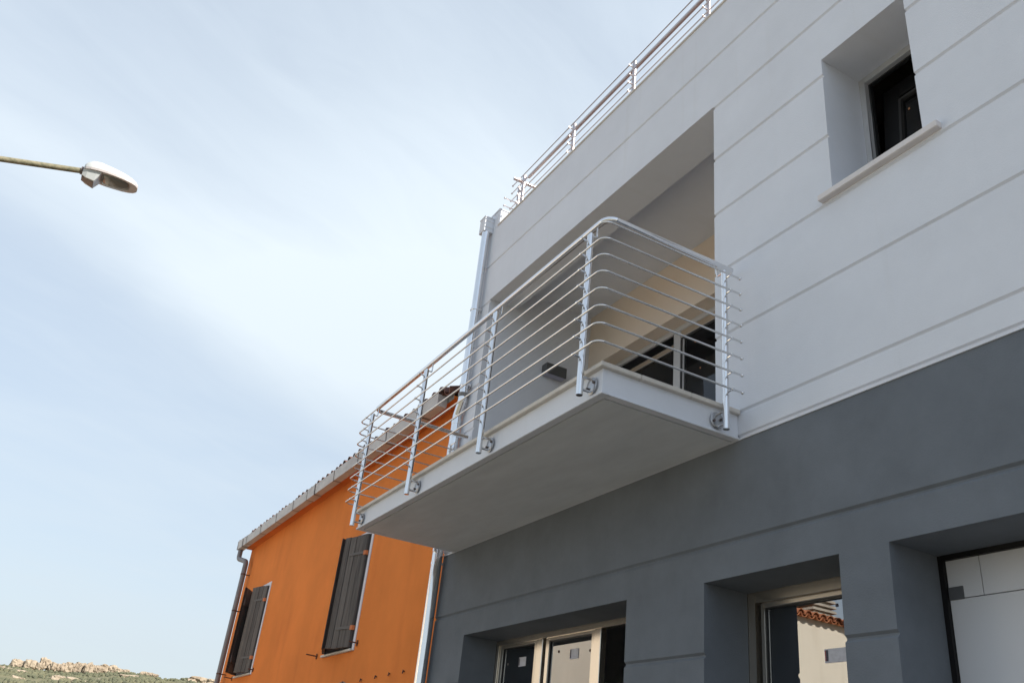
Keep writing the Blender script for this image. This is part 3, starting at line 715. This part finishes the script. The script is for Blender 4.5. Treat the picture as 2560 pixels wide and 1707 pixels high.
# head: lofted shell along DIR; local axes: a along arm, b sideways (x), c up
DIR = Vector((0, 0.9995, 0.02)).normalized()
UPL = Vector((0, -DIR.z, DIR.y)).normalized()
ROLL = R(-3)
SB = (Vector((1, 0, 0)) * math.cos(ROLL) + UPL * math.sin(ROLL)); SC = (UPL * math.cos(ROLL) - Vector((1, 0, 0)) * math.sin(ROLL))
def hp(a, b, c): return tuple(LP + DIR * (a * 0.87) + SB * b + SC * c)
st = [(0.0, 0.075, 0.055), (0.02, 0.098, 0.085), (0.08, 0.124, 0.122), (0.17, 0.142, 0.128), (0.27, 0.150, 0.112), (0.37, 0.146, 0.102), (0.47, 0.136, 0.084), (0.55, 0.116, 0.062), (0.60, 0.090, 0.042), (0.63, 0.055, 0.020), (0.638, 0.03, 0.008)]
sh = MB(); ns = 14
for (a, wd, hg) in st:
    for k in range(ns + 1):
        t = math.pi * k / ns
        ca, sa = math.cos(t), math.sin(t)
        sh.v.append(hp(a, wd * math.copysign(abs(ca) ** 0.8, ca), 0.012 + hg * abs(sa) ** 0.75))
for q in range(len(st) - 1):
    for k in range(ns): sh.f.append((q * (ns+1) + k, q * (ns+1) + k + 1, (q+1) * (ns+1) + k + 1, (q+1) * (ns+1) + k))
sh.f.append(tuple(range(ns, -1, -1))); i = (len(st) - 1) * (ns + 1); sh.f.append(tuple(range(i, i + ns + 1)))
head = sh.build('lamp_head', M['lampwhite'], lamp, smooth=True)
rim = MB()
for (a, wd, hg) in st:
    rim.v += [hp(a, wd + 0.004, 0.012), hp(a, -wd - 0.004, 0.012), hp(a, -wd - 0.002, -0.012), hp(a, wd + 0.002, -0.012)]
for q in range(len(st) - 1):
    for k in range(4): rim.f.append((q*4 + k, q*4 + (k+1) % 4, q*4 + 4 + (k+1) % 4, q*4 + 4 + k))
rim.f.append((3, 2, 1, 0)); i = (len(st) - 1) * 4; rim.f.append((i, i+1, i+2, i+3))
rim.build('rim', M['lampring'], head)
# gear box under the neck
gb = MB()
gs = [(0.0, 0.08, -0.075), (0.05, 0.105, -0.10), (0.150, 0.126, -0.118), (0.215, 0.132, -0.02)]
for (a, wd, bt_) in gs: gb.v += [hp(a, wd, 0.0), hp(a, -wd, 0.0), hp(a, -wd * .72, bt_), hp(a, wd * .72, bt_)]
for q in range(3):
    for k in range(4): gb.f.append((q*4 + k, q*4 + (k+1) % 4, q*4 + 4 + (k+1) % 4, q*4 + 4 + k))
gb.f.append((3, 2, 1, 0)); gb.f.append((12, 13, 14, 15))
gb.build('gear_box', M['lampwhite'], head)
cl_ = MB().tube([hp(-0.03, 0, 0.0), hp(0.03, 0, 0.0)], 0.045, 14); cl_.build('neck_clamp', M['lampdark'], head)
MB().box(-1, 1, -1, 1, -1, 1)
b_ = MB().box(0.002, 0.150, -0.072, 0.072, -0.130, -0.090); b_.v = [hp(v[0], v[1] * (0.65 + 2.2 * v[0]), v[2] + (0.038 if v[0] < 0.05 else 0.0)) for v in b_.v]; b_.build('gear_cover', M['lampdark'], head, bevel=0.004)
# lens
ln = MB()
ls = [(0.225, 0.098, 0.012), (0.24, 0.112, 0.026), (0.32, 0.120, 0.034), (0.42, 0.112, 0.032), (0.50, 0.094, 0.024), (0.535, 0.07, 0.012)]
for (a, wd, dp_) in ls:
    for k in range(9):
        t = math.pi * k / 8
        ln.v.append(hp(a, wd * math.cos(t), -0.0125 - dp_ * math.sin(t)))
for q in range(len(ls) - 1):
    for k in range(8): ln.f.append((q*9 + k, q*9 + 9 + k, q*9 + 10 + k, q*9 + k + 1))
ln.f.append(tuple(range(9))); ln.f.append(tuple(range(len(ls)*9 - 1, len(ls)*9 - 10, -1)))
M['lens'] = mat('lamp_lens', (0.16, 0.155, 0.14), 0.12, spec=0.6)
ln.build('lens', M['lens'], head, smooth=True)

# ------------------------------------------------------------------ cream house across the street (seen mirrored in the glass)
ch = thing('cream_house', 'sunlit cream house with clay tiled eaves, mirrored in the glazed door', 'house', (-15, -9, 0))
EZ = 4.80; CX1, CX0 = -11.0, -21.0; CY1, CY0 = -6.0, -15.0
ridge = EZ + 5.0 * math.tan(R(12))
cw = MB()
cw.box(CX0, CX1, CY0, CY1, 0.0, EZ)
cw.quad((CX0, CY1, EZ), (CX1, CY1, EZ), (-16.0, CY1, ridge)); cw.quad((CX1, CY0, EZ), (CX0, CY0, EZ), (-16.0, CY0, ridge))
cw.build('wall', M['cream'], ch)
s20 = math.tan(R(12))
rf = MB()
def rz2(x): return EZ + 0.02 + (CX1 - x) * s20 if x > -16 else EZ + 0.02 + (x - CX0) * s20
rf.quad((CX1 + 0.10, CY0 - .1, rz2(CX1 + .1)), (CX1 + 0.10, CY1 + .06, rz2(CX1 + .1)), (-16, CY1 + .06, rz2(-16.0)), (-16, CY0 - .1, rz2(-16.0)))
rf.quad((-16, CY0 - .1, rz2(-16.0)), (-16, CY1 + .06, rz2(-16.0)), (CX0 - .1, CY1 + .06, rz2(CX0 - .1)), (CX0 - .1, CY0 - .1, rz2(CX0 - .1)))
crf = rf.build('roof', M['tile2'], ch)
t1 = barrel(MB(), 0.46, 0.085, 0.070).build('roof_tile', M['tile2'], crf, smooth=True)
t2 = barrel(MB(), 0.46, 0.080, 0.086, up=False).build('roof_tile', M['tile2'], crf, smooth=True)
f1 = f2 = True
p20 = R(12)
for k in range(52):
    y = CY1 - 0.03 - k * 0.172
    for c in range(3):
        xx = CX1 + 0.13 - c * 0.36
        loc = (xx, y + random.uniform(-.01, .01), rz2(xx) + 0.020); rot = (p20 - .04, 0, math.pi / 2 + random.uniform(-.03, .03))
        if f1: t1.location = loc; t1.rotation_euler = rot; f1 = False
        else: share(t1, 'roof_tile', loc, crf, rot)
    loc = (CX1 + 0.12, y - 0.086, rz2(CX1 + .12) + 0.055); rot = (p20, 0, math.pi / 2)
    if f2: t2.location = loc; t2.rotation_euler = rot; f2 = False
    else: share(t2, 'roof_tile', loc, crf, rot)
chim = MB(); ccx, ccy = -11.62, -7.96
def rsq(mb, h, z0, z1, a=R(46), fl=1.0):
    i = len(mb.v)
    for z, s_ in ((z0, h), (z1, h * fl)):
        for k in range(4):
            t = a + math.pi / 2 * k
            mb.v.append((ccx + s_ * 1.414 * math.cos(t), ccy + s_ * 1.414 * math.sin(t), z))
    mb.f += [(i+3, i+2, i+1, i), (i+4, i+5, i+6, i+7)] + [(i + k, i + (k+1) % 4, i + 4 + (k+1) % 4, i + 4 + k) for k in range(4)]
    return mb
chim = rsq(MB(), 0.20, 4.86, 5.42).build('chimney', M['cream'], crf)
for z in (5.005, 5.09, 5.175, 5.265, 5.36): rsq(MB(), 0.285, z, z + 0.045, fl=0.95).build('slab', M['concrete'], chim)

# ------------------------------------------------------------------ hill
def ridge_el(az):
    """skyline elevation (deg) over azimuth (deg, 90 = along -x)"""
    tab = [(40, 3.2), (60, 3.9), (74, 4.2), (78.97, 4.36), (79.54, 4.46), (80.11, 4.55), (81.05, 4.33), (81.7, 4.24), (82.4, 4.28), (82.9, 4.34), (83.3, 4.30), (83.8, 4.30), (84.3, 4.24), (85.0, 4.14), (85.8, 4.02), (86.6, 3.93), (87.3, 3.88), (88.1, 3.82), (88.8, 3.80), (89.6, 3.78), (90.2, 3.78), (93, 3.7), (100, 3.4), (120, 2.5)]
    for (a, b), (c, d) in zip(tab[:-1], tab[1:]):
        if a <= az <= c: return b + (d - b) * (az - a) / (c - a)
    return tab[0][1] if az < 40 else tab[-1][1]
CXY = Vector((0, -3.6))
def hill_h(x, y):
    d = math.hypot(x, y + 3.6); az = math.degrees(math.atan2(-x, y + 3.6))
    crest = 620 * math.tan(R(ridge_el(az))) + 1.5
    if d < 620: t = max(0.0, (d - 230) / 390.0); f = t * t * (3 - 2 * t) * 0.35 + t * 0.65
    else: f = max(0.0, 1 - (d - 620) / 900.0) ** 0.8
    nz = noise.fractal(Vector((x * 0.012, y * 0.012, 3.3)), 1.0, 2.0, 5)
    nz2 = noise.fractal(Vector((x * 0.06, y * 0.06, 8.3)), 1.0, 2.0, 4)
    return crest * f + (nz * 2.2 + nz2 * 0.8) * min(1, f * 1.5) * (0.45 if d > 590 else 1)
hm = MB(); na, nr = 150, 90
azs = [50 + 70 * k / na for k in range(na + 1)]; rs_ = [230 + 1200 * (k / nr) ** 1.5 for k in range(nr + 1)]
for a in azs:
    for r_ in rs_:
        x = -r_ * math.sin(R(a)); y = r_ * math.cos(R(a)) - 3.6
        hm.v.append((x, y, hill_h(x, y) - 0.5))
for k in range(na):
    for j in range(nr):
        i = k * (nr + 1) + j
        hm.f.append((i, i + 1, i + nr + 2, i + nr + 1))
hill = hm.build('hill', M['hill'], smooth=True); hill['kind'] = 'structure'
# granite outcrops
def outcrop(az0, az1, el0, el1, dist, label, seed, nb):
    rnd = random.Random(seed)
    bm = bmesh.new()
    for k in range(nb):
        t = (k + 0.5) / nb + rnd.uniform(-.06, .06)
        az = az0 + (az1 - az0) * t; wd = abs(az1 - az0) / nb * R(1) * dist
        h0 = dist * math.tan(R(el0)) + 1.55; h1 = dist * math.tan(R(el0 + (el1 - el0) * rnd.uniform(0.72, 1.0))) + 1.55
        cx, cy = -dist * math.sin(R(az)), dist * math.cos(R(az)) - 3.6
        hx = wd * rnd.uniform(0.95, 1.4); hz = (h1 - h0) / 2 * 1.15; hy = max(hx, hz) * rnd.uniform(0.7, 1.1)
        ico = bmesh.ops.create_icosphere(bm, subdivisions=3, radius=1.0)
        rz_ = rnd.uniform(0, 3.1)
        for v in ico['verts']:
            p = v.co.copy()
            q = p * 1.6 + Vector((seed * 3.1, k * 7.7, 0))
            e = 1 + 0.34 * noise.fractal(q, 1.0, 2.0, 4) + 0.10 * noise.fractal(q * 4, 1.0, 2.0, 3)
            p = Vector((math.copysign(abs(p.x) ** 0.75, p.x), math.copysign(abs(p.y) ** 0.75, p.y), math.copysign(abs(p.z) ** 0.7, p.z))) * e
            v.co = Vector((cx + p.x * hy, cy + p.y * hx, (h0 + h1) / 2 + p.z * hz))
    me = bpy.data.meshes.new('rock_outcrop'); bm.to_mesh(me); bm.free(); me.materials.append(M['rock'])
    o = bpy.data.objects.new('rock_outcrop', me); C.objects.link(o)
    tag(o, label, 'rock', 'granite outcrops on the hill')
OUT = [
 (89.55, 88.75, 3.72, 4.08, 612, 'low pale crag at the left end of the hill crest', 1, 4),
 (88.95, 88.25, 3.70, 4.18, 610, 'broad pale crag left of the crest knob', 21, 4),
 (88.30, 87.75, 3.80, 4.36, 612, 'rounded granite knob that tops the left hill crest', 2, 3),
 (87.85, 86.90, 3.74, 4.24, 609, 'long flat granite ledge right of the crest knob', 22, 5),
 (86.95, 86.05, 3.82, 4.42, 611, 'cracked granite wall in the middle of the crest', 3, 4),
 (86.00, 85.20, 3.88, 4.42, 608, 'tall granite face beside the dark cleft in the crest', 23, 4),
 (85.30, 84.55, 4.02, 4.50, 611, 'broken granite blocks where the crest starts to drop right', 4, 4),
 (84.6, 83.8, 4.12, 4.46, 612, 'small granite boulders at the right end of the crest crags', 5, 5),
 (83.03, 82.25, 4.2, 4.42, 612, 'low pale boulders on the saddle of the ridge', 6, 4),
 (80.1, 78.6, 4.15, 4.62, 560, 'pale granite dome beside the orange house', 7, 3),
 (83.98, 83.12, 3.85, 4.12, 560, 'lone flat boulder in the scrub below the right crest', 8, 2),
 (89.75, 88.95, 2.85, 3.24, 500, 'pair of upright pale boulders low on the left slope', 9, 2),
 (88.5, 87.35, 3.02, 3.26, 505, 'row of small broken boulders low on the left slope', 10, 6),
 (87.4, 86.0, 3.20, 3.60, 505, 'larger broken boulders low on the middle slope', 24, 4),
 (90.2, 89.55, 3.42, 3.66, 560, 'pale rock slabs at the left edge under the crest', 11, 3),
 (89.25, 89.0, 3.48, 3.62, 545, 'small pale boulder under the left crag', 12, 1),
 (85.1, 84.85, 3.62, 3.74, 530, 'small single boulder in the green scrub', 13, 1),
]
for o_ in OUT: outcrop(*o_)
# scrub
sm = MB(); rnd = random.Random(5)
for k in range(4200):
    az = rnd.uniform(76, 92.5); d = 430 + 200 * rnd.random() ** 0.8
    x = -d * math.sin(R(az)); y = d * math.cos(R(az)) - 3.6
    if noise.noise(Vector((x * 0.03, y * 0.03, 1.0))) < -0.05: continue
    z = hill_h(x, y) - 0.5; s_ = rnd.uniform(0.35, 1.25) * (0.7 if d > 600 else 1)
    base = len(sm.v)
    # a ragged little dome of leaf-like facets
    ring = 6; sm.v.append((x, y, z + s_ * rnd.uniform(0.8, 1.2)))
    for q in range(2):
        rr_ = s_ * (0.65 if q == 0 else 1.05)
        for j in range(ring):
            t = 2 * math.pi * (j + 0.5 * q) / ring; e = rr_ * rnd.uniform(0.7, 1.3)
            sm.v.append((x + e * math.cos(t), y + e * math.sin(t), z + s_ * ((0.65 if q == 0 else -0.1) + rnd.uniform(-.15, .15))))
    for j in range(ring):
        j2 = (j + 1) % ring
        sm.f.append((base, base + 1 + j, base + 1 + j2))
        sm.f.append((base + 1 + j, base + 1 + ring + j, base + 1 + j2)); sm.f.append((base + 1 + j2, base + 1 + ring + j, base + 1 + ring + j2))
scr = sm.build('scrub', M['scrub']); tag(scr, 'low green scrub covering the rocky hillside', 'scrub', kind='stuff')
